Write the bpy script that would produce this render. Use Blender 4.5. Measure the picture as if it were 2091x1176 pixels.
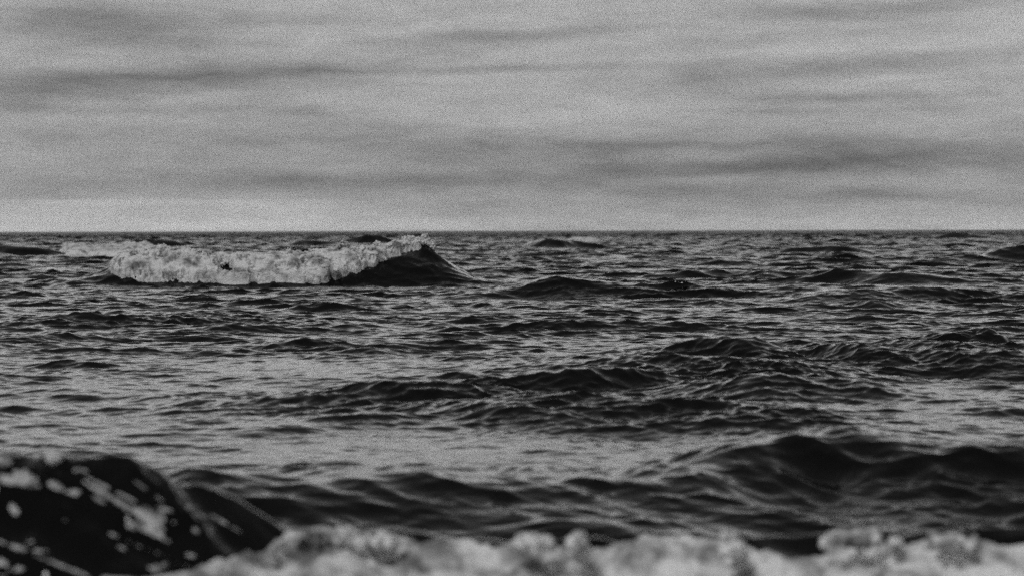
import bpy, math
import numpy as np

for o in list(bpy.data.objects):
    bpy.data.objects.remove(o)
S = bpy.context.scene
COL = S.collection
R = math.radians

# ------------------------------------------------------------------ camera
CAM_H = 1.6                       # metres above mean water level
F = 5929.0                        # focal length in photo pixels (photo 2091 wide)
HOR = 471.5                       # horizon row in the photo
cam_d = bpy.data.cameras.new('camera')
cam = bpy.data.objects.new('camera', cam_d)
COL.objects.link(cam)
cam_d.sensor_width = 36.0
cam_d.lens = 36.0 * F / 2091.0
cam_d.clip_start = 0.1
cam_d.clip_end = 80000.0
PITCH = math.atan((588.0 - HOR) / F)
cam.location = (0, 0, CAM_H)
cam.rotation_euler = (R(90) - PITCH, 0, 0)
cam.rotation_euler.rotate_axis('Z', R(-0.13))
cam_d.dof.use_dof = True
cam_d.dof.focus_distance = 50.0
cam_d.dof.aperture_fstop = 2.7
S.camera = cam

# ------------------------------------------------------------------ render look
S.view_settings.view_transform = 'Standard'
S.view_settings.look = 'None'
S.view_settings.exposure = 0.0
S.view_settings.gamma = 1.0
S.cycles.use_denoising = False
S.cycles.max_bounces = 6
S.cycles.use_adaptive_sampling = False

SUN_EL, SUN_AZ = 48.0, -150.0     # behind the camera, to the left

# ------------------------------------------------------------------ node helper
class NT:
    def __init__(s, tree):
        s.t = tree
        s.n = tree.nodes
        s.l = tree.links
    def node(s, typ, **kw):
        n = s.n.new(typ)
        for k, v in kw.items():
            setattr(n, k, v)
        return n
    def put(s, sock, v):
        if isinstance(v, bpy.types.NodeSocket):
            s.l.new(v, sock)
        else:
            sock.default_value = v
    def m(s, op, a, b=0.0, c=None, clamp=False):
        n = s.node('ShaderNodeMath', operation=op, use_clamp=clamp)
        s.put(n.inputs[0], a)
        s.put(n.inputs[1], b)
        if c is not None:
            s.put(n.inputs[2], c)
        return n.outputs[0]

# ------------------------------------------------------------------ sky
w = bpy.data.worlds.new('World')
S.world = w
w.use_nodes = True
T = NT(w.node_tree)
T.n.clear()
out = T.node('ShaderNodeOutputWorld')
bg = T.node('ShaderNodeBackground')
sky = T.node('ShaderNodeTexSky', sky_type='NISHITA')
sky.sun_disc = False
sky.sun_elevation = R(SUN_EL)
sky.sun_rotation = R(SUN_AZ)
bw = T.node('ShaderNodeRGBToBW')
T.l.new(sky.outputs[0], bw.inputs[0])
tc = T.node('ShaderNodeTexCoord')
sep = T.node('ShaderNodeSeparateXYZ')
T.l.new(tc.outputs['Generated'], sep.inputs[0])
X, Y, Z = sep.outputs
az = T.m('ARCTAN2', X, Y)                      # radians, right positive
el = T.m('ARCSINE', Z)
# cloud-layer coordinates: bands lie flat and bunch together towards the horizon
zz = T.m('ADD', T.m('MAXIMUM', Z, 0.0), 0.07)
u = T.m('DIVIDE', X, zz)
v = T.m('DIVIDE', Y, zz)
cmb = T.node('ShaderNodeCombineXYZ')
T.put(cmb.inputs[0], T.m('MULTIPLY', u, 1.1))
T.put(cmb.inputs[1], T.m('ADD', v, T.m('MULTIPLY', u, -0.25)))
T.put(cmb.inputs[2], 3.7)
def noise(vec, scale, detail, rough=0.5, dist=0.0):
    n = T.node('ShaderNodeTexNoise')
    T.l.new(vec, n.inputs['Vector'])
    n.inputs['Scale'].default_value = scale
    n.inputs['Detail'].default_value = detail
    n.inputs['Roughness'].default_value = rough
    n.inputs['Distortion'].default_value = dist
    return T.m('SUBTRACT', n.outputs[0], 0.5)
n1 = noise(cmb.outputs[0], 0.75, 4.0, 0.5, 0.5)
cm2 = T.node('ShaderNodeCombineXYZ')
T.put(cm2.inputs[0], T.m('MULTIPLY', az, 14.0))
T.put(cm2.inputs[1], T.m('MULTIPLY', el, 80.0))
warp = noise(cm2.outputs[0], 0.55, 3.0, 0.5)
warp2 = noise(cm2.outputs[0], 1.6, 3.0, 0.5)
mot2 = noise(cm2.outputs[0], 3.6, 5.0, 0.6, 0.8)
el_w = T.m('ADD', el, T.m('ADD', T.m('MULTIPLY', warp, 0.005), T.m('MULTIPLY', warp2, 0.0035)))
az_w = T.m('ADD', az, T.m('MULTIPLY', warp2, 0.03))
# cloud banks: (photo px, photo py, half width, half height, tilt, strength)
BANKS = [
    (230, 55, 230, 40, 0.03, -.33), (470, 157, 110, 16, 0, -.10), (330, 76, 170, 14, -.08, -.08), (1720, 25, 260, 16, -.05, -.10), (1420, 90, 160, 12, -.05, -.08), (430, 157, 270, 26, -0.03, -.26), (60, 175, 230, 34, -0.05, -.24),
    (260, 228, 330, 9, 0.0, -.12), (640, 237, 70, 7, 0.0, -.12), (510, 293, 70, 8, 0.05, -.14),
    (950, 300, 360, 24, 0.02, -.17), (1060, 76, 210, 11, -0.06, -.17), (1000, 143, 420, 7, -0.02, -.18),
    (1400, 152, 40, 12, 0.0, -.14), (1780, 138, 330, 15, -0.09, -.24), (1700, 204, 170, 10, -0.03, -.18),
    (1600, 231, 90, 7, 0.0, -.15), (1880, 328, 400, 20, -0.04, -.17), (1480, 345, 300, 17, -0.02, -.16),
    (1420, 298, 330, 8, 0.0, -.12), (600, 372, 520, 17, 0.0, -.14), (1700, 400, 420, 15, 0.03, -.18),
    (1720, 38, 160, 14, 0.03, -.16), (1950, 20, 160, 10, -.06, -.10), (2040, 60, 60, 40, 0, .08),
    (1830, 163, 70, 5, -0.05, .14), (640, 72, 330, 12, -0.04, .10), (1700, 108, 330, 12, -0.05, .12),
    (700, 200, 200, 14, 0, .06), (1250, 240, 300, 20, 0, .06), (250, 380, 600, 18, 0, -.05),
    (1100, 345, 1500, 75, 0, -.09), (1650, 320, 620, 48, -0.02, -.10), (1250, 458, 1200, 14, 0, .12), (1480, 366, 90, 6, 0, .08), (1950, 250, 150, 16, -.05, .08),
]
acc = T.m('ADD', T.m('MULTIPLY', n1, 0.35), T.m('ADD', T.m('MULTIPLY_ADD', warp2, 0.5, T.m('MULTIPLY', mot2, 0.45)), T.m('MULTIPLY', warp, 0.40)))
for (px, py, hw, hh, tl, s) in BANKS:
    a0, e0 = (px - 1045.5) / F, (HOR - py) / F
    da = T.m('SUBTRACT', az_w, a0)
    de = T.m('SUBTRACT', el_w, e0)
    de = T.m('ADD', de, T.m('MULTIPLY', da, tl))
    qa = T.m('POWER', T.m('ABSOLUTE', T.m('MULTIPLY', da, F / hw)), 2.0)
    qe = T.m('POWER', T.m('ABSOLUTE', T.m('MULTIPLY', de, F / hh)), 2.0)
    g = T.m('EXPONENT', T.m('MULTIPLY', T.m('ADD', qa, qe), -0.7))
    acc = T.m('MULTIPLY_ADD', g, s * 1.4, acc)
# pale clear strip under the cloud edge, low at the left
def ramp(x, a, b):
    n = T.node('ShaderNodeMapRange', interpolation_type='SMOOTHSTEP')
    T.put(n.inputs[0], x)
    n.inputs[1].default_value, n.inputs[2].default_value = a, b
    return n.outputs[0]
strip = T.m('MULTIPLY', ramp(T.m('ADD', el, T.m('MULTIPLY', warp2, .0012)), (HOR - 403) / F, (HOR - 410) / F), ramp(az, (760 - 1045.5) / F, (600 - 1045.5) / F))
acc = T.m('MULTIPLY_ADD', strip, 0.19, acc)
# white noise added to the sky brightness so the render turns grainy
wn = T.node('ShaderNodeTexWhiteNoise', noise_dimensions='3D')
sc = T.node('ShaderNodeVectorMath', operation='SCALE')
T.l.new(tc.outputs['Generated'], sc.inputs[0])
sc.inputs['Scale'].default_value = 40000.0
T.l.new(sc.outputs[0], wn.inputs['Vector'])
grain = T.m('MULTIPLY_ADD', T.m('GREATER_THAN', wn.outputs[0], 0.58), 1.0 / 0.42 * 0.97, 0.03)
tone = T.m('MULTIPLY', T.m('ADD', acc, 1.0), 3.4)
tone = T.m('MAXIMUM', T.m('MULTIPLY_ADD', bw.outputs[0], 0.02, tone), 0.3)
# unseen sky shaped: darkened overhead to blacken wave faces, brightened low for flat water
mr = T.node('ShaderNodeFloatCurve')
cv = mr.mapping.curves[0]
for i, (cx_, cy_) in enumerate([(0.0, .50), (.085, .56), (.15, 1.0), (.25, .95), (.40, .44), (.6, .19), (1.0, .14)]):
    if i < 2:
        cv.points[i].location = (cx_, cy_)
    else:
        cv.points.new(cx_, cy_)
mr.mapping.update()
T.put(mr.inputs['Value'], T.m('MAXIMUM', Z, 0.0))
tone = T.m('MULTIPLY', tone, T.m('MULTIPLY', mr.outputs[0], 2.0))
T.l.new(T.m('MULTIPLY', tone, grain), bg.inputs['Color'])
bg.inputs['Strength'].default_value = 0.1
T.l.new(bg.outputs[0], out.inputs[0])

sun_d = bpy.data.lights.new('sun', 'SUN')
sun_d.energy = 1.5
sun_d.angle = R(14)
sun_d.color = (1.0, 1.0, 1.0)
sun = bpy.data.objects.new('sun', sun_d)
COL.objects.link(sun)
sun.rotation_euler = (R(90 - SUN_EL), 0, R(-SUN_AZ + 180))

# ------------------------------------------------------------------ materials
def water_material():
    m = bpy.data.materials.new('sea_water')
    m.use_nodes = True
    t = NT(m.node_tree)
    b = t.n['Principled BSDF']
    b.inputs['Base Color'].default_value = (0.003, 0.003, 0.003, 1)
    b.inputs['Roughness'].default_value = 0.045
    b.inputs['IOR'].default_value = 1.333
    g = t.node('ShaderNodeNewGeometry')
    # ripples too small to model far out make the water rougher there
    ln = t.node('ShaderNodeVectorMath', operation='LENGTH')
    t.l.new(g.outputs['Position'], ln.inputs[0])
    mr = t.node('ShaderNodeMapRange')
    t.l.new(ln.outputs['Value'], mr.inputs[0])
    mr.inputs[1].default_value = 60.0
    mr.inputs[2].default_value = 900.0
    mr.inputs[3].default_value = 0.045
    mr.inputs[4].default_value = 0.42
    t.l.new(mr.outputs[0], b.inputs['Roughness'])
    mp = t.node('ShaderNodeMapping')
    mp.inputs['Rotation'].default_value = (0, 0, R(15))
    mp.inputs['Scale'].default_value = (6.0, 13.0, 9.0)
    t.l.new(g.outputs['Position'], mp.inputs['Vector'])
    n = t.node('ShaderNodeTexNoise')
    n.inputs['Scale'].default_value = 1.0
    n.inputs['Detail'].default_value = 4.0
    n.inputs['Roughness'].default_value = 0.55
    t.l.new(mp.outputs[0], n.inputs['Vector'])
    bp = t.node('ShaderNodeBump')
    bp.inputs['Strength'].default_value = 1.0
    bp.inputs['Distance'].default_value = 0.0025
    t.l.new(n.outputs[0], bp.inputs['Height'])
    t.l.new(bp.outputs[0], b.inputs['Normal'])
    return m

def foam_material(name, scale, lo, hi, p0=.36, p1=.52):
    m = bpy.data.materials.new(name)
    m.use_nodes = True
    t = NT(m.node_tree)
    b = t.n['Principled BSDF']
    b.inputs['Roughness'].default_value = 0.6
    b.inputs['IOR'].default_value = 1.33
    b.inputs['Specular IOR Level'].default_value = 0.25
    g = t.node('ShaderNodeNewGeometry')
    n = t.node('ShaderNodeTexNoise')
    n.inputs['Scale'].default_value = scale
    n.inputs['Detail'].default_value = 6.0
    n.inputs['Roughness'].default_value = 0.6
    t.l.new(g.outputs['Position'], n.inputs['Vector'])
    r = t.node('ShaderNodeValToRGB')
    r.color_ramp.elements[0].position = p0
    r.color_ramp.elements[0].color = (lo, lo, lo, 1)
    r.color_ramp.elements[1].position = p1
    r.color_ramp.elements[1].color = (hi, hi, hi, 1)
    t.l.new(n.outputs[0], r.inputs[0])
    t.l.new(r.outputs[0], b.inputs['Base Color'])
    n2 = t.node('ShaderNodeTexNoise')
    n2.inputs['Scale'].default_value = scale * 9
    n2.inputs['Detail'].default_value = 4.0
    t.l.new(g.outputs['Position'], n2.inputs['Vector'])
    bp = t.node('ShaderNodeBump')
    bp.inputs['Distance'].default_value = 0.1 / scale
    bp.inputs['Strength'].default_value = 0.6
    t.l.new(n2.outputs[0], bp.inputs['Height'])
    t.l.new(bp.outputs[0], b.inputs['Normal'])
    return m

M_WATER = water_material()
M_FOAM = foam_material('white_foam', 1.9, 0.13, 0.60)
M_DIM = foam_material('thin_whitecap', 1.5, 0.16, 0.6)
M_FLECK = foam_material('thin_foam', 16.0, 0.06, 0.42)
M_FOAM_NEAR = foam_material('white_foam_near', 6.0, 0.16, 0.68, .38, .57)

# ------------------------------------------------------------------ noise fields
rng = np.random.default_rng(11)

class Tile:
    """periodic patch of wind-driven sea from a random wave spectrum"""
    def __init__(s, L, N, lam_peak, rms, direction, spread, chop, lam_min=None, power=4.0, rot=0.0):
        s.L, s.N, s.rot = L, N, rot
        k1 = 2 * np.pi * np.fft.fftfreq(N, L / N)
        kx, ky = np.meshgrid(k1, k1, indexing='ij')
        k = np.sqrt(kx**2 + ky**2)
        k[0, 0] = 1.0
        kp = 2 * np.pi / lam_peak
        Sp = k ** (-power) * np.exp(-1.25 * (kp / k) ** 2)
        c = (kx * math.sin(direction) - ky * math.cos(direction)) / k
        Sp = Sp * (0.04 + np.abs(c) ** spread)
        if lam_min:
            Sp = Sp * np.exp(-(k * lam_min / (2 * np.pi)) ** 2)
        Sp[0, 0] = 0
        h = (rng.standard_normal((N, N)) + 1j * rng.standard_normal((N, N))) * np.sqrt(Sp)
        z = np.fft.ifft2(h)
        sc = rms / z.real.std()
        s.z = (z.real * sc).astype(np.float32)
        s.dx = (np.fft.ifft2(1j * kx / k * h).real * sc * chop).astype(np.float32)
        s.dy = (np.fft.ifft2(1j * ky / k * h).real * sc * chop).astype(np.float32)
    def at(s, x, y):
        N = s.N
        cr, sr = math.cos(s.rot), math.sin(s.rot)
        a = (x * cr + y * sr) / s.L * N
        b = (-x * sr + y * cr) / s.L * N
        i = np.floor(a).astype(np.int64)
        j = np.floor(b).astype(np.int64)
        fa = (a - i).astype(np.float32)
        fb = (b - j).astype(np.float32)
        i0, j0 = i % N, j % N
        i1, j1 = (i0 + 1) % N, (j0 + 1) % N
        w00, w10, w01, w11 = (1-fa)*(1-fb), fa*(1-fb), (1-fa)*fb, fa*fb
        res = [t[i0, j0]*w00 + t[i1, j0]*w10 + t[i0, j1]*w01 + t[i1, j1]*w11 for t in (s.z, s.dx, s.dy)]
        z, dx, dy = res
        return z, dx * cr - dy * sr, dx * sr + dy * cr

CHOP = Tile(61.0, 2048, 3.1, 0.042, R(-14), 5.0, 1.4, lam_min=0.13, power=4.0)
RIP = Tile(19.0, 1024, 0.55, 0.0042, R(-20), 3.0, 1.0, lam_min=0.06, power=3.6, rot=R(9))
SWELL = Tile(420.0, 1024, 10.0, 0.118, R(-4), 6.0, 1.1, lam_min=1.2, power=3.7, rot=R(-5))
OBL = Tile(23.0, 1024, 0.75, 0.0085, R(-50), 22.0, 0.8, lam_min=0.14, power=4.4)
CALM = Tile(90.0, 256, 9.0, 1.0, R(0), 0.5, 0.0, lam_min=4.0, power=3.0)

def smooth(a, b, x):
    t = np.clip((x - a) / (b - a), 0, 1)
    return t * t * (3 - 2 * t)

def hash2(i, j, k):
    h = (i * 374761393 + j * 668265263 + k * 2147483647) & 0xffffffff
    h = ((h ^ (h >> 13)) * 1274126177) & 0xffffffff
    h = (h ^ (h >> 16)) & 0xffffffff
    return h / 4294967295.0

def cells(x, y, size, seed):
    """rounded bubbles: 1 at the centre of each lump, 0 in the creases"""
    a, b = x / size, y / size
    i, j = np.floor(a).astype(np.int64), np.floor(b).astype(np.int64)
    best = np.full(x.shape, 9.0)
    for di in (-1, 0, 1):
        for dj in (-1, 0, 1):
            ii, jj = i + di, j + dj
            cx = ii + hash2(ii, jj, seed)
            cy = jj + hash2(ii, jj, seed + 7)
            rr = .75 + .5 * hash2(ii, jj, seed + 13)
            d = np.sqrt((a - cx) ** 2 + (b - cy) ** 2) / rr
            best = np.minimum(best, d)
    return np.sqrt(np.maximum(0, 1 - best ** 2))

def vnoise(x, y, size, seed):
    a, b = x / size, y / size
    i, j = np.floor(a).astype(np.int64), np.floor(b).astype(np.int64)
    fa, fb = a - i, b - j
    fa, fb = fa*fa*(3-2*fa), fb*fb*(3-2*fb)
    h = lambda p, q: hash2(p, q, seed)
    return (h(i, j)*(1-fa)*(1-fb) + h(i+1, j)*fa*(1-fb) + h(i, j+1)*(1-fa)*fb + h(i+1, j+1)*fa*fb) * 2 - 1

def fbm(x, y, size, seed, n=5):
    t, a = 0, 1.0
    s = 0
    for k in range(n):
        t = t + a * vnoise(x, y, size / 2 ** k, seed + 31 * k)
        s += a
        a *= .55
    return t / s

# ------------------------------------------------------------------ photo geometry
def theta_of(px):
    return (px - 1045.5) / F
def ground(px, py, z=0.0):
    d = (CAM_H - z) * F / (py - HOR)
    return d * theta_of(px), d
def project(x, y, z):
    return 1045.5 + F * x / y, HOR + F * (CAM_H - z) / y

def crest_solve(cy, fy, s, zf=-0.02):
    """crest distance and height for a face of slope s whose foot shows at row fy and crest at row cy"""
    df = (CAM_H - zf) * F / (fy - HOR)
    dc = (CAM_H - zf + s * df) / (s + (cy - HOR) / F)
    return dc, CAM_H - (cy - HOR) / F * dc, df

# waves read off the photograph: crest px, crest py, half width left/right px, foot py, slope, oblique, curve, back length
HUMPS = [
    (1500, 703, 130, 75, 756, .50, 0.15, 0.0, 2.0),      # peaked
    (1440, 728, 280, 240, 785, .18, 0.2, 0.0, 2.0),
    (1890, 706, 240, 240, 760, .18, 0.2, 0.0, 2.0),
    (1600, 770, 170, 200, 835, .26, 0.5, 0.0, 2.0),     # its long right shoulder
    (1215, 755, 150, 160, 808, .60, 0.1, 0.02, 2.2),    # dark central wave
    (1230, 733, 150, 160, 762, .26, 0.1, 0.0, 2.0),
    (1250, 815, 330, 360, 892, .20, 0.3, 0.0, 2.0),     # broad face under it
    (950, 766, 60, 35, 783, .42, 0.0, 0.0, 2.0),
    (850, 790, 190, 190, 850, .28, 0.5, 0.0, 2.0),
    (640, 812, 190, 160, 845, .24, 0.6, 0.0, 2.0),
    (1080, 868, 330, 200, 880, .30, 0.6, 0.0, 2.0),
    (1935, 688, 115, 100, 722, .42, 0.1, 0.0, 2.0),
    (2030, 685, 35, 30, 725, .45, 0.0, 0.0, 1.5),
    (1745, 713, 90, 110, 765, .28, 0.5, 0.0, 2.0),
    (2010, 725, 120, 120, 775, .25, 0.3, 0.0, 2.0),
    (980, 728, 75, 75, 748, .42, 0.0, 0.0, 2.0),
    (1300, 656, 260, 240, 680, .40, 0.1, 0.0, 2.0),
    (1170, 571, 125, 130, 612, .36, 0.2, 0.0, 2.0),
    (1360, 590, 80, 120, 612, .25, 0.6, 0.0, 2.0),
    (1740, 557, 80, 190, 585, .42, 0.2, 0.0, 2.0),
    (1870, 592, 200, 170, 622, .32, 0.0, 0.0, 2.0),
    (1790, 617, 50, 50, 632, .35, 0.0, 0.0, 2.0),
    (230, 635, 170, 170, 668, .42, 0.0, 0.0, 2.0),
    (650, 624, 60, 90, 638, .42, 0.0, 0.0, 2.0),
    (500, 641, 150, 200, 662, .38, 0.0, 0.0, 2.0),
    (520, 661, 110, 110, 678, .34, -0.2, 0.0, 2.0),
    (100, 676, 140, 120, 696, .34, -0.2, 0.0, 2.0),
    (620, 691, 60, 60, 710, .38, 0.0, 0.0, 2.0),
    (270, 708, 90, 110, 725, .30, 0.0, 0.0, 2.0),
    (40, 731, 40, 90, 742, .34, 0.4, 0.0, 2.0),
    (760, 712, 90, 90, 728, .26, 0.0, 0.0, 2.0),
    (190, 806, 80, 50, 818, .30, -0.2, 0.0, 2.0),
    (270, 828, 45, 45, 838, .30, 0.0, 0.0, 2.0),
    (390, 838, 90, 120, 850, .28, 0.2, 0.0, 2.0),
    (320, 806, 40, 40, 815, .28, 0.0, 0.0, 2.0),
    (480, 805, 90, 90, 822, .24, 0.3, 0.0, 2.0),
    (680, 948, 60, 70, 962, .30, 0.0, 0.0, 2.0),
    (250, 897, 110, 120, 918, .24, 0.0, 0.0, 2.0),
    (470, 903, 60, 60, 918, .24, 0.0, 0.0, 2.0),
    (1460, 880, 80, 70, 893, .30, 0.0, 0.0, 2.0),
    (2010, 833, 80, 120, 850, .34, -0.3, 0.0, 2.0),
    (2080, 838, 60, 80, 862, .34, 0.0, 0.0, 2.0),
    (1870, 860, 100, 90, 872, .26, -0.3, 0.0, 2.0),
    (1700, 845, 130, 120, 858, .24, -0.5, 0.0, 2.0),
    # towards the horizon
    (1120, 488, 45, 60, 512, .45, 0.0, 0.0, 1.5),
    (1635, 504, 90, 80, 514, .26, 0.0, 0.0, 1.5),
    (1720, 508, 70, 70, 522, .28, 0.0, 0.0, 1.5),
    (2090, 512, 110, 80, 545, .34, 0.0, 0.0, 1.5),
    (1510, 530, 70, 60, 547, .38, 0.0, 0.0, 1.5),
    (1600, 536, 50, 50, 548, .38, 0.0, 0.0, 1.5),
    (1470, 553, 110, 150, 572, .34, 0.0, 0.0, 1.5),
    (1770, 545, 60, 110, 556, .34, 0.0, 0.0, 1.5),
    (310, 487, 60, 60, 505, .42, 0.0, 0.0, 1.5),
    (420, 500, 60, 60, 514, .40, 0.0, 0.0, 1.5),
    (770, 486, 60, 60, 500, .42, 0.0, 0.0, 1.5),
    (640, 492, 80, 80, 506, .36, 0.0, 0.0, 1.5),
    (1960, 481, 60, 60, 492, .40, 0.0, 0.0, 1.5),
    (30, 505, 60, 60, 522, .38, 0.0, 0.0, 1.5),
]
HW = []
for (px, cy, wl, wr, fy, s, ob, cv, bk) in HUMPS:
    dc, zc, df = crest_solve(cy, fy, s)
    HW.append((dc * theta_of(px), dc, zc, 1.25 * wl * dc / F, 1.25 * wr * dc / F, max(dc - df, zc / s) , ob, bk))

def interp(px, pts):
    xs, ys = zip(*pts)
    return np.interp(px, xs, ys)

# far breaker: crest row across the photo
FAR_CREST = [(-300, 560), (60, 560), (200, 545), (330, 518), (400, 528), (480, 534), (600, 532), (700, 520), (800, 508),
             (870, 503), (900, 515), (940, 532), (980, 545), (1100, 560), (1250, 570), (2500, 575)]
FAR_A = [(-300, 0), (60, 0), (190, .6), (260, 1), (870, 1), (950, .6), (1000, .25), (1050, .05), (1250, 0), (2500, 0)]
# swell standing up behind the shore break: crest row
MID_CREST = [(-600, 985), (100, 975), (380, 955), (560, 960), (700, 958), (870, 950), (1046, 964), (1260, 966),
             (1400, 945), (1560, 898), (1700, 868), (1800, 885), (1900, 903), (2091, 900), (2700, 930)]
# shore break: crest height in metres
NEAR_Z = [(-900, .70), (-200, .77), (0, .80), (100, .80), (200, .785), (270, .76), (340, .725), (385, .695),
          (430, .655), (480, .61), (530, .57), (600, .51), (700, .49), (1100, .475), (1500, .46), (1700, .47), (1900, .475),
          (2091, .45), (3000, .42)]
NEAR_R = [(-900, 10.5), (0, 10.6), (600, 10.7), (1000, 10.9), (2091, 10.7), (3000, 10.5)]

def swell_parts(x, y):
    """hand-placed waves: total height and the separate big ones"""
    r = np.maximum(y, 0.5)
    px = 1045.5 + F * x / r
    tot = np.zeros_like(x)
    parts = {}
    # far breaker
    cy = interp(px, FAR_CREST)
    A = interp(px, FAR_A)
    s = .62
    df = 1.62 * F / 113.0
    dc = (1.62 + s * df) / (s + (cy - HOR) / F)
    zc = (CAM_H - (cy - HOR) / F * dc) * A
    vv = y - dc
    p = np.where(vv < 0, smooth(-1.25, 0.1, vv / (dc - df)) , np.exp(-(vv / 3.2) ** 2))
    # keep the top of the face steep
    far = zc * p
    parts['far'] = far
    # swell behind the shore break
    cy = interp(px, MID_CREST)
    s = np.interp(px, [300, 900, 1300, 1700, 2100], [.46, .40, .30, .28, .30])
    zf = .0
    df = (CAM_H - zf) * F / 625.0
    dc = (CAM_H - zf + s * df) / (s + (cy - HOR) / F)
    zc = CAM_H - (cy - HOR) / F * dc
    vv = y - dc
    e = .12
    p = np.where(vv < 0, np.exp(-((np.sqrt(vv**2 + e*e) - e) / .85) ** 1.25), np.exp(-(vv / 1.7) ** 2 * 1.0))
    fade = smooth(100, 330, px)
    mid = zc * p * fade
    parts['mid'] = mid
    # shore break
    zc = interp(px, NEAR_Z)
    rc = interp(px, NEAR_R)
    vv = y - rc
    e = .03
    p = np.where(vv < 0, np.exp(-((np.sqrt(vv**2 + e*e) - e) / .80) ** 1.35), np.exp(-(np.abs(vv) / .5) ** 1.25))
    near = zc * p
    parts['near'] = near
    tot = far + mid + near
    return tot, parts

def humps(x, y, collect=None):
    tot = np.zeros_like(x)
    for i, (x0, y0, zc, wl, wr, lf, ob, bk) in enumerate(HW):
        R_ = max(wl, wr) * 2.6
        sel = (np.abs(x - x0) < R_) & (np.abs(y - y0) < lf * 9 + R_ * abs(ob) + 3 * bk * lf)
        if not sel.any():
            continue
        xs, ys = x[sel], y[sel]
        uu = xs - x0
        vv = ys - y0 + ob * uu + 0.18 * np.sin(uu * 2.1 / max(wl, .3) + i) * lf + .5 * lf * vnoise(xs, ys * 0 + i * 7.0, max(wl, .2) * .8, 900 + i)
        ws = np.where(uu < 0, wl, wr)
        g = 1.0 / (1.0 + (np.abs(uu) / ws) ** 2.4)
        g = g * smooth(1, .75, np.abs(uu) / R_)
        e = lf * .07
        q = np.sqrt(vv**2 + e*e) - e
        p = np.where(vv < 0, np.exp(-(q / (lf * .75)) ** 1.3), np.exp(-(q / (lf * bk * .9)) ** 1.3))
        p = p - .13 * np.exp(-((vv + 1.9 * lf) / (.8 * lf)) ** 2)
        hgt = zc * g * p * (1 + .13 * fbm(xs, ys * .3 + i * 3.0, max(wl, .2) * .7, 950 + i, 3))
        if collect is not None and i in collect:
            a = np.zeros_like(x)
            a[sel] = hgt
            collect[i] = a
        tot[sel] = np.where(hgt > 0, np.maximum(tot[sel], hgt) * .7, tot[sel] * .7 + hgt * .7) + (tot[sel] + hgt) * .3
    return tot

# calmer pools: px, py, half w, half h, how much quieter
POOLS = [(250, 780, 430, 50, .36), (150, 880, 500, 45, .45), (1900, 800, 260, 26, .7), (1150, 925, 500, 30, .55),
         (700, 905, 500, 35, .6), (620, 745, 330, 25, .3), (1850, 590, 240, 25, .3)]

def surface(x, y, fine=True, collect=None):
    x = x.astype(np.float64); y = y.astype(np.float64)
    r = np.maximum(np.sqrt(x*x + y*y), 1.0)
    yy = np.maximum(y, 1.0)
    px = 1045.5 + F * x / yy
    pyf = HOR + F * CAM_H / yy
    quiet = np.ones_like(x)
    for (cx, cy, hw, hh, a) in POOLS:
        quiet *= 1 - a * np.exp(-((px - cx) / hw) ** 2 - ((pyf - cy) / hh) ** 2)
    cal, _, _ = CALM.at(x, y)
    quiet *= np.clip(1 + .25 * cal, .4, 1.5)
    tot, parts = swell_parts(x, y)
    hm = humps(x, y, collect)
    cz, cx_, cy_ = CHOP.at(x, y)
    amp = quiet * (0.80 + 0.22 * smooth(30, 90, r)) * (1 - .35 * smooth(17, 12, r))
    rz, rx, ry = RIP.at(x, y)
    ramp = (0.5 + .5 * quiet) * (1 - .9 * smooth(100, 260, r)) * (1 + 1.5 * np.clip(parts['far'] / .6, 0, 1)) * (1 - .3 * smooth(17, 12, r))
    obl, obx, oby = OBL.at(x, y)
    wide = np.clip(hm / .10, 0, 1.2) * .55 * smooth(80, 40, r)
    oa = 1.2 * np.clip(parts['mid'] / .25, 0, 1) + wide + 1.3 * np.clip(parts['near'] / .4, 0, 1) + .16
    oa = oa * (1 - smooth(60, 120, r))
    ramp = ramp * (1 + 1.9 * np.clip(hm / .12, 0, 1) * smooth(90, 50, r) + .2 * np.clip(parts['mid'] / .3, 0, 1))
    left = smooth(560, 420, px) * np.clip(parts['near'] / .5, 0, 1)
    rough = np.zeros_like(x)
    nb = (y > 8.5) & (y < 12.5) & (px < 700) & (px > -400)
    if nb.any():
        rough[nb] = fbm(x[nb], y[nb], .15, 808, 5) * .035 + fbm(x[nb], y[nb], .5, 818, 2) * .035
    tot = tot + rough * left
    sz, sx, sy = SWELL.at(x, y)
    samp = smooth(50, 170, r) * (1 + .8 * smooth(250, 700, r)) * (1 - .6 * smooth(3000, 12000, r))
    amp = amp * (1 - .9 * smooth(500, 3000, r))
    amp = amp * (1 - .55 * np.clip(parts['mid'] / .2, 0, 1))
    amp = amp * (1 - .58 * np.clip(hm / .10, 0, 1) * smooth(60, 40, r))
    z = tot + hm * 1.18 + cz * amp + rz * ramp + obl * oa + sz * samp - 0.02
    ox = obx * oa + cx_ * amp + rx * ramp + sx * samp
    oy = oby * oa + cy_ * amp + ry * ramp + sy * samp
    # crests lean towards the shore
    oy = oy - 0.10 * parts['near'] ** 2 - .12 * parts['far']
    return x + ox, y + oy, z, parts

# ------------------------------------------------------------------ meshes
def grid_faces(nr, nc):
    a = (np.arange(nr - 1)[:, None] * nc + np.arange(nc - 1)[None, :]).ravel()
    return np.stack([a, a + 1, a + nc + 1, a + nc], 1).astype(np.int32)

def grid_normals(P, nr, nc):
    G = P.reshape(nr, nc, 3)
    du = np.gradient(G, axis=1)
    dv = np.gradient(G, axis=0)
    n = np.cross(du, dv)
    n /= np.maximum(np.linalg.norm(n, axis=2, keepdims=True), 1e-12)
    n[n[..., 2] < 0] *= 1
    return n.reshape(-1, 3)

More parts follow.
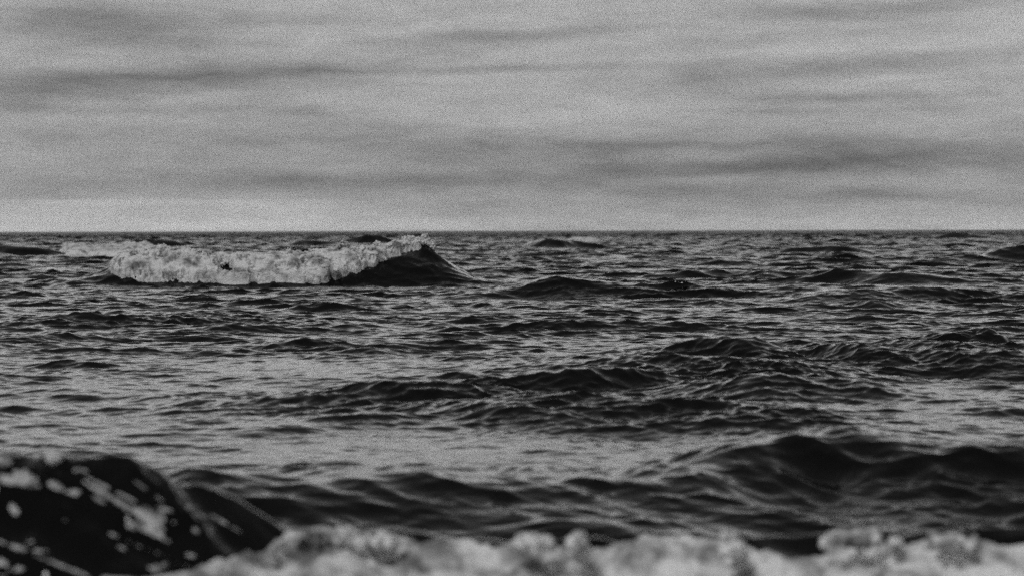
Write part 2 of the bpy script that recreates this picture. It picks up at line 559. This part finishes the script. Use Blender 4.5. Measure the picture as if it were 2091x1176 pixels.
def mesh_obj(name, P, Fc, mat, parent=None, normals=None):
    me = bpy.data.meshes.new(name)
    nv, nf = len(P), len(Fc)
    k = Fc.shape[1]
    me.vertices.add(nv)
    me.vertices.foreach_set('co', np.ascontiguousarray(P, dtype=np.float32).ravel())
    me.loops.add(nf * k)
    me.loops.foreach_set('vertex_index', np.ascontiguousarray(Fc, dtype=np.int32).ravel())
    me.polygons.add(nf)
    me.polygons.foreach_set('loop_start', np.arange(0, nf * k, k, dtype=np.int32))
    me.polygons.foreach_set('use_smooth', np.ones(nf, dtype=bool))
    me.update(calc_edges=True)
    me.materials.append(mat)
    if normals is not None:
        me.normals_split_custom_set_from_vertices(normals.astype(np.float32))
    o = bpy.data.objects.new(name, me)
    COL.objects.link(o)
    if parent is not None:
        o.parent = parent
        o.matrix_parent_inverse = parent.matrix_world.inverted()
    return o

def sub_mesh(P, Nn, Fc, mask):
    f = Fc[mask]
    used, inv = np.unique(f.ravel(), return_inverse=True)
    return P[used], Nn[used], inv.reshape(f.shape)

def tag(o, label, cat, group=None):
    o['label'] = label
    o['category'] = cat
    if group:
        o['group'] = group

# rows of the sea sheet, from the camera's feet to the horizon
rows = [2.5]
while rows[-1] < 26000:
    q = rows[-1]
    if q < 8: d = .08
    elif q < 9: d = .04
    elif q < 20: d = .024
    elif q < 36: d = .03
    elif q < 120: d = .03 * (q / 36) ** 1.15
    elif q < 1500: d = .12 * (q / 120) ** 1.45
    else: d = 4.7 * (q / 1500) ** 2.2
    rows.append(q + min(d, q * .2))
rows = np.array(rows)
core = np.arange(-R(11.2), R(11.2) + 1e-9, R(0.024))
side = [core[-1]]
st = R(.03)
while side[-1] < R(70):
    side.append(side[-1] + st)
    st = min(st * 1.12, R(3))
side = np.array(side[1:])
cols = np.concatenate([-side[::-1], core, side])
nr, nc = len(rows), len(cols)
print('sea grid', nr, nc, nr * nc)
TH, RR = np.meshgrid(cols, rows)
gx = (RR * np.sin(TH)).ravel()
gy = (RR * np.cos(TH)).ravel()
WAVES = {4: None, 0: None, 11: None, 8: None, 17: None, 19: None, 22: None, 16: None}
sxx, syy, szz, parts = surface(gx, gy, collect=WAVES)
P = np.stack([sxx, syy, szz], 1)
Nn = grid_normals(P, nr, nc)
FC = grid_faces(nr, nc)
if Nn[:, 2].mean() < 0:
    Nn = -Nn
    FC = FC[:, ::-1]

owner = np.zeros(len(FC), np.int8)
def fmax(a):
    return a[FC].min(1)
gyf = gy[FC].mean(1)
gxf = gx[FC].mean(1)
owner[(fmax(parts['near']) > .07) & (gyf < 13.2)] = 1
owner[(owner == 0) & (fmax(parts['mid']) > .06)] = 2
owner[(owner == 0) & (fmax(parts['far']) > .12)] = 3
WL = {}
code = 4
for k_ in (4, 0, 11, 8, 17, 19, 22, 16):
    if WAVES.get(k_) is None:
        continue
    a = WAVES[k_]
    owner[(owner == 0) & (fmax(a) > .30 * HW[k_][2])] = code
    WL[k_] = code
    code += 1

def make_water(name, mask):
    p, n, f = sub_mesh(P, Nn, FC, mask)
    return mesh_obj(name, p, f, M_WATER, None, n)

sea = make_water('sea', owner == 0)
sea['kind'] = 'structure'

near_wave = make_water('breaking_wave', owner == 1)
tag(near_wave, 'large blurred dark shore breaker filling the bottom of the picture, foam along its crest', 'wave')
mid_wave = make_water('swell_wave', owner == 2)
tag(mid_wave, 'wide dark swell rising right behind the foamy shore breaker, peaked at the right', 'wave')
far_wave = make_water('breaking_wave', owner == 3)
tag(far_wave, 'distant breaking wave at left under the horizon, white foam tumbling down its face', 'wave')
WLAB = {
    4: 'black-faced smooth wave in the middle of the water, darkest of the mid-distance waves',
    0: 'steep peaked wave with a sharp right shoulder, right of the black-faced middle wave',
    11: 'twin-peaked dark wave at the right edge in the middle distance',
    8: 'low streaky wave left of the black-faced middle wave, with a small tip on its crest',
    17: 'rounded dark wave to the right of the distant white breaker',
    19: 'distant dark hump with a steep left end, far right below the horizon',
    22: 'long low dark wave at the left edge below the distant white breaker',
    16: 'long thin dark ridge of water crossing the centre, behind the black-faced wave',
}
for k_, c_ in WL.items():
    if (owner == c_).any():
        o = make_water('wave', owner == c_)
        tag(o, WLAB[k_], 'wave', 'dark waves in the middle distance')

# ------------------------------------------------------------------ foam
def foam_patch(name, th0, th1, r0, r1, nth, nr_, thick, lump, mask_fn, mat, parent, up=0.35, seed=3, stretch=1.0, single=False):
    th = np.linspace(th0, th1, nth)
    rr = np.linspace(r0, r1, nr_)
    A, B = np.meshgrid(th, rr)
    x = (B * np.sin(A)).ravel()
    y = (B * np.cos(A)).ravel()
    px_, py_, pz_, prt = surface(x, y)
    Q = np.stack([px_, py_, pz_], 1)
    n = grid_normals(Q, nr_, nth)
    if n[:, 2].mean() < 0:
        n = -n
    # blur the normals' detail by leaning them up and towards the shore
    n = n * .6 + np.array([0, -.3, up])
    n /= np.linalg.norm(n, axis=1, keepdims=True)
    ppx, ppy = project(px_, py_, pz_)
    # arc coordinates on the face so lumps stay round on steep water
    G = Q.reshape(nr_, nth, 3)
    seg = np.linalg.norm(np.diff(G, axis=0), axis=2)
    arc = np.concatenate([np.zeros((1, nth)), np.cumsum(seg, 0)], 0)
    arc = arc - arc.mean(0) * 0
    arc = np.repeat(arc.mean(1)[:, None], nth, 1).ravel()
    xs = px_
    m = mask_fn(ppx, ppy, xs, arc, prt)
    la = arc / stretch
    lumps = (cells(xs, la, lump, seed) * .55 + cells(xs + 3.1, la + 1.7, lump * .45, seed + 50) * .28
             + cells(xs + 9.1, la + 4.7, lump * .2, seed + 90) * .14 + .10 * fbm(xs, arc, lump * .3, seed + 5))
    big = fbm(xs, arc, lump * 3.2, seed + 200, 4)
    off = m * thick * (.35 + lumps + .7 * big) - thick * .22 * (1 - m)
    off = np.where(m <= 0, -.08 - thick * .1, off - .012)
    V = Q + n * off[:, None]
    Fq = grid_faces(nr_, nth)
    keep = off[Fq].max(1) > -.03
    if single:                      # keep only the largest connected piece
        K = keep.reshape(nr_ - 1, nth - 1)
        lab = np.where(K, np.arange(K.size).reshape(K.shape) + 1, 0)
        for _ in range(4000):
            new = lab.copy()
            for ax in (0, 1):
                for sh in (1, -1):
                    sft = np.roll(new, sh, ax)
                    if ax == 0: sft[0 if sh == 1 else -1, :] = 0
                    else: sft[:, 0 if sh == 1 else -1] = 0
                    new = np.where(K, np.maximum(new, sft), 0)
            if (new == lab).all():
                break
            lab = new
        ids, cnt = np.unique(lab[lab > 0], return_counts=True)
        keep = (lab == ids[cnt.argmax()]).ravel()
    v2, _, f2 = sub_mesh(V, n, Fq, keep)
    if len(f2) == 0:
        return None
    # outward faces
    t0 = v2[f2[:200]]
    if np.cross(t0[:, 1] - t0[:, 0], t0[:, 3] - t0[:, 0])[:, 2].mean() < 0:
        f2 = f2[:, ::-1]
    return mesh_obj(name, v2, f2, mat, parent)

# little lumpy drops, many in one mesh (spray is past counting)
def ico():
    import bmesh
    bm = bmesh.new()
    bmesh.ops.create_icosphere(bm, subdivisions=2, radius=1.0)
    v = np.array([q.co[:] for q in bm.verts])
    f = np.array([[q.index for q in fc.verts] for fc in bm.faces])
    bm.free()
    return v, f
ICO_V, ICO_F = ico()
def drops(name, C, rad, mat, parent=None, kind=True, squash=None):
    vs, fs = [], []
    for i, (c, r_) in enumerate(zip(C, rad)):
        d = 1 + .28 * np.sin(ICO_V @ rng.normal(size=(3, 3)) * 3 + rng.random(3) * 6).sum(1) / 1.7
        sc_ = rng.uniform(.7, 1.3, 3)
        vs.append(ICO_V * d[:, None] * r_ * sc_ + c)
        fs.append(ICO_F + i * len(ICO_V))
    o = mesh_obj(name, np.concatenate(vs), np.concatenate(fs), mat, parent)
    if kind:
        o['kind'] = 'stuff'
    return o

# --- far breaker
FT = [(140, 540), (200, 534), (250, 519), (330, 503), (380, 508), (420, 518), (480, 521), (560, 519), (590, 513),
      (620, 519), (690, 507), (760, 507), (830, 500), (875, 503), (900, 512)]
FBT = [(140, 536), (205, 544), (270, 562), (310, 577), (400, 581), (480, 588), (560, 583), (620, 584), (660, 578), (690, 570),
       (740, 549), (800, 529), (850, 511), (880, 503), (900, 500)]
def far_mask(px, py, xs, arc, prt):
    wob = fbm(xs, arc, .9, 77, 5) * 9
    fing = fbm(xs * 2.6 + arc * .8, arc * .7, .8, 177, 5)       # torn fingers running down the face
    fine = fbm(xs, arc, .28, 277, 4)
    bot = interp(px + wob * 2.0, FBT) + wob * .8 + fing * 14
    m = smooth(-3, 6, bot - py) * smooth(165, 270, px + wob * 3) * smooth(915, 840, px + wob * 4)
    thin = smooth(640, 860, px)                                   # foam thins out towards the unbroken shoulder
    m = m * (1 - smooth(.0, .45, fing * .7 + fine * .8 + .25 * thin - .13 + .10 * smooth(30, 0, bot - py)))
    return m * smooth(.35, .6, prt['far'] / .9 + .3)
foam_far = foam_patch('foam', theta_of(170), theta_of(930), 84.0, 88.3, 1500, 320, .24, .42, far_mask, M_FOAM, far_wave, up=.6, stretch=2.0)

# torn lip and spray thrown above the crest
def crest_drops(n, px0, px1, spread_r, hmax, rad0, rad1, seed, peaks):
    rg = np.random.default_rng(seed)
    px = rg.uniform(px0, px1, n)
    r = np.full(n, 0.0)
    cy = interp(px, FAR_CREST)
    dc = (1.62 + .62 * 85.0) / (.62 + (cy - HOR) / F)
    r = dc + np.abs(rg.normal(0, spread_r, n)) + .05
    x = r * np.sin(theta_of(px))
    y = r * np.cos(theta_of(px))
    X_, Y_, Z_, _ = surface(x, y)
    base = .12 + .12 * fbm(px, px * 0, 60, 5, 4)
    for (c, wd, h) in peaks:
        base = base + h * np.exp(-((px - c) / wd) ** 2)
    h = rg.random(n) ** 1.5 * base * hmax
    rad = rg.uniform(rad0, rad1, n) * (1 - .6 * np.clip(h / (.8 * hmax), 0, 1))
    return np.stack([X_, Y_, Z_ + h + .05], 1), rad
C1, r1 = crest_drops(3800, 275, 888, .25, 1.0, .014, .055, 4,
                     [(590, 9, .34), (340, 25, .24), (705, 10, .2), (716, 18, .16), (772, 8, .22), (830, 25, .22), (390, 14, .15), (300, 8, .2), (480, 10, .12), (870, 12, .2)])
drops('spray', C1, r1, M_FOAM, far_wave)

# --- small foam patches out at sea
def ellipse_mask(blobs, nz, seed):
    def fn(px, py, xs, arc, prt):
        m = np.zeros_like(px)
        wob = fbm(xs, arc, nz, seed, 4)
        for (cx, cy, hw, hh, tl) in blobs:
            dx = (px - cx)
            dy = (py - cy) - tl * dx
            q = 1.15 - np.sqrt((dx / hw) ** 2 + (dy / hh) ** 2) + wob * .9
            m = np.maximum(m, smooth(.0, .55, q))
        return m
    return fn
def water_patch(name, px0, px1, py0, py1, thick, lump, blobs, mat, nz, parent=None, n1=300, n2=160, seed=9):
    r0 = CAM_H * F / (py1 - HOR) * .9
    r1 = CAM_H * F / (py0 - HOR)
    return foam_patch(name, theta_of(px0), theta_of(px1), r0, r1, n1, n2, thick, lump,
                      ellipse_mask(blobs, nz, seed), mat, parent, seed=seed, single=True)
o = water_patch('whitecap', 120, 320, 500, 535, .28, .6, [(215, 514, 55, 9, -.02), (165, 512, 32, 11, .1), (270, 504, 40, 7, -.1)], M_FOAM, 1.4, n1=500, n2=500)
if o: tag(o, 'small whitecap just left of and behind the distant white breaker', 'foam', 'small distant whitecaps')
o = water_patch('whitecap', 1150, 1240, 490, 508, .28, .6, [(1192, 494, 28, 7, .05)], M_DIM, 1.4, n1=260, n2=500, seed=12)
if o: tag(o, 'tiny whitecap near the horizon right of centre, beside a small dark wave', 'foam', 'small distant whitecaps')
# --- foam of the shore break, lower edge of the picture
NT_TOP = [(-100, 1210), (200, 1185), (330, 1178), (420, 1160), (480, 1134), (540, 1110), (600, 1094), (640, 1078), (700, 1083),
          (730, 1100), (800, 1092), (860, 1104), (950, 1098), (985, 1112), (1030, 1100), (1080, 1088), (1130, 1100), (1165, 1120),
          (1185, 1098), (1210, 1118), (1300, 1104), (1500, 1104), (1540, 1120), (1640, 1128), (1690, 1094), (1790, 1094), (1830, 1126), (1880, 1108),
          (1950, 1094), (2010, 1108), (2050, 1125), (2091, 1118), (2300, 1110), (2800, 1110)]
HOLES = [(590, 1150, 55, 28, 1.0), (790, 1160, 35, 22, .9), (1600, 1128, 110, 18, 1.0), (1700, 1150, 120, 30, .9),
         (1020, 1125, 25, 18, .5), (1990, 1165, 60, 20, .9), (1500, 1160, 25, 18, .6), (520, 1130, 30, 12, .8), (1450, 1170, 30, 12, .5)]
def near_mask(px, py, xs, arc, prt):
    wob = fbm(xs, arc, .22, 21, 4)
    top = interp(px, NT_TOP) + 8
    m = smooth(-6, 14, py - top + wob * 13)
    m = m * smooth(300, 470, px + wob * 60)
    m = np.maximum(m, .6 * smooth(1158, 1180, py + wob * 12) * smooth(100, 260, px + 40 * wob))
    for (cx, cy, hw, hh, a) in HOLES:
        g = np.exp(-((px - cx) / hw) ** 2 - ((py - cy) / hh) ** 2)
        m = m * (1 - .6 * a * smooth(.25, .6, g + wob * .25))
    return np.clip(m, 0, 1)
foam_near = foam_patch('foam', theta_of(60), theta_of(2250), 8.6, 11.3, 1600, 360, .048, .065, near_mask, M_FOAM_NEAR, near_wave, up=.9, seed=41)

FLECKS = [(70, 930, 22, 10, .1), (78, 941, 16, 10, .3), (150, 957, 40, 14, 0), (140, 948, 18, 8, 0), (92, 915, 12, 8, 0),
          (15, 975, 35, 13, 0), (60, 985, 30, 12, .2), (10, 940, 25, 20, 0), (150, 1003, 26, 12, 0), (200, 1019, 16, 5, .5),
          (25, 1045, 22, 22, .3), (168, 1097, 26, 8, .55), (298, 936, 13, 9, 0), (325, 1052, 14, 12, 0), (345, 1040, 35, 7, .2),
          (275, 1070, 10, 9, 0), (300, 1080, 18, 9, .2), (320, 1090, 14, 7, 0), (380, 1052, 14, 7, .4), (400, 1082, 40, 18, .4),
          (430, 1080, 45, 8, .55), (420, 1105, 25, 10, .4), (462, 1108, 16, 6, .3), (350, 1148, 24, 10, -.2), (385, 1132, 22, 12, 0),
          (385, 1155, 20, 10, 0), (440, 1140, 30, 8, .1), (215, 912, 20, 6, 0), (60, 1120, 50, 6, .1), (30, 1160, 20, 4, 0), (50, 965, 55, 26, .1), (110, 990, 30, 12, .3), (430, 1095, 55, 22, .45), (330, 1060, 45, 14, .3), (240, 950, 20, 8, .2), (250, 1120, 30, 8, .4), (130, 1060, 30, 8, .5), (250, 1030, 130, 5, .6), (150, 1075, 130, 5, .5), (300, 1000, 110, 5, .7), (400, 1045, 100, 6, .65), (480, 1080, 80, 6, .6), (90, 1140, 120, 5, .4), (200, 985, 110, 4, .5), (440, 1020, 70, 4, .75), (300, 1120, 110, 6, .4)]
def fleck_mask(px, py, xs, arc, prt):
    m = np.zeros_like(px)
    a_, b_ = (xs - arc) * .71, (xs + arc) * .71      # streaks trail down to the right
    wob = fbm(a_ * .35, b_, .13, 61, 4)
    lace = fbm(a_ * .4, b_, .045, 65, 4)
    for (cx, cy, hw, hh, tl) in FLECKS:
        dx = px - cx
        dy = (py - cy) - tl * dx
        q = 1.0 - np.sqrt((dx / (hw * 1.15)) ** 2 + (dy / (hh * 1.15)) ** 2)
        m = np.maximum(m, q)
    m = m + wob * 1.1 + lace * .6
    return smooth(.06, 1.0, m)
foam_patch('foam_flecks', theta_of(-60), theta_of(520), 8.9, 11.0, 1300, 700, .012, .016,
           fleck_mask, M_FLECK, near_wave, up=.5, seed=47)

# tall splashes along the foam edge
def splash(px, py_top, hpx, wpx, n, seed):
    rg = np.random.default_rng(seed)
    r = 10.5
    C, rd = [], []
    for k in range(n):
        t = rg.random()
        p_ = px + rg.normal(0, wpx * (1 - .5 * t))
        q_ = py_top + hpx * (1 - t)
        rr = r + rg.normal(0, .05)
        C.append((rr * theta_of(p_), rr, CAM_H - (q_ - HOR) / F * rr))
        rd.append(rg.uniform(.008, .024) * (1.2 - .6 * t))
    return C, rd
SC, SR = [], []
for k, a in enumerate([(1180, 1092, 40, 9, 70), (1497, 1090, 40, 10, 70), (640, 1084, 26, 30, 70), (1085, 1094, 24, 26, 50),
                       (1745, 1096, 16, 40, 60), (1940, 1098, 20, 26, 50), (700, 1082, 25, 18, 50), (780, 1092, 22, 24, 50),
                       (90, 918, 12, 16, 12), (20, 920, 14, 16, 10)]):
    c_, r_ = splash(*a, seed=100 + k)
    SC += c_
    SR += r_
drops('spray', np.array(SC), SR, M_FOAM_NEAR, near_wave)
print('done')
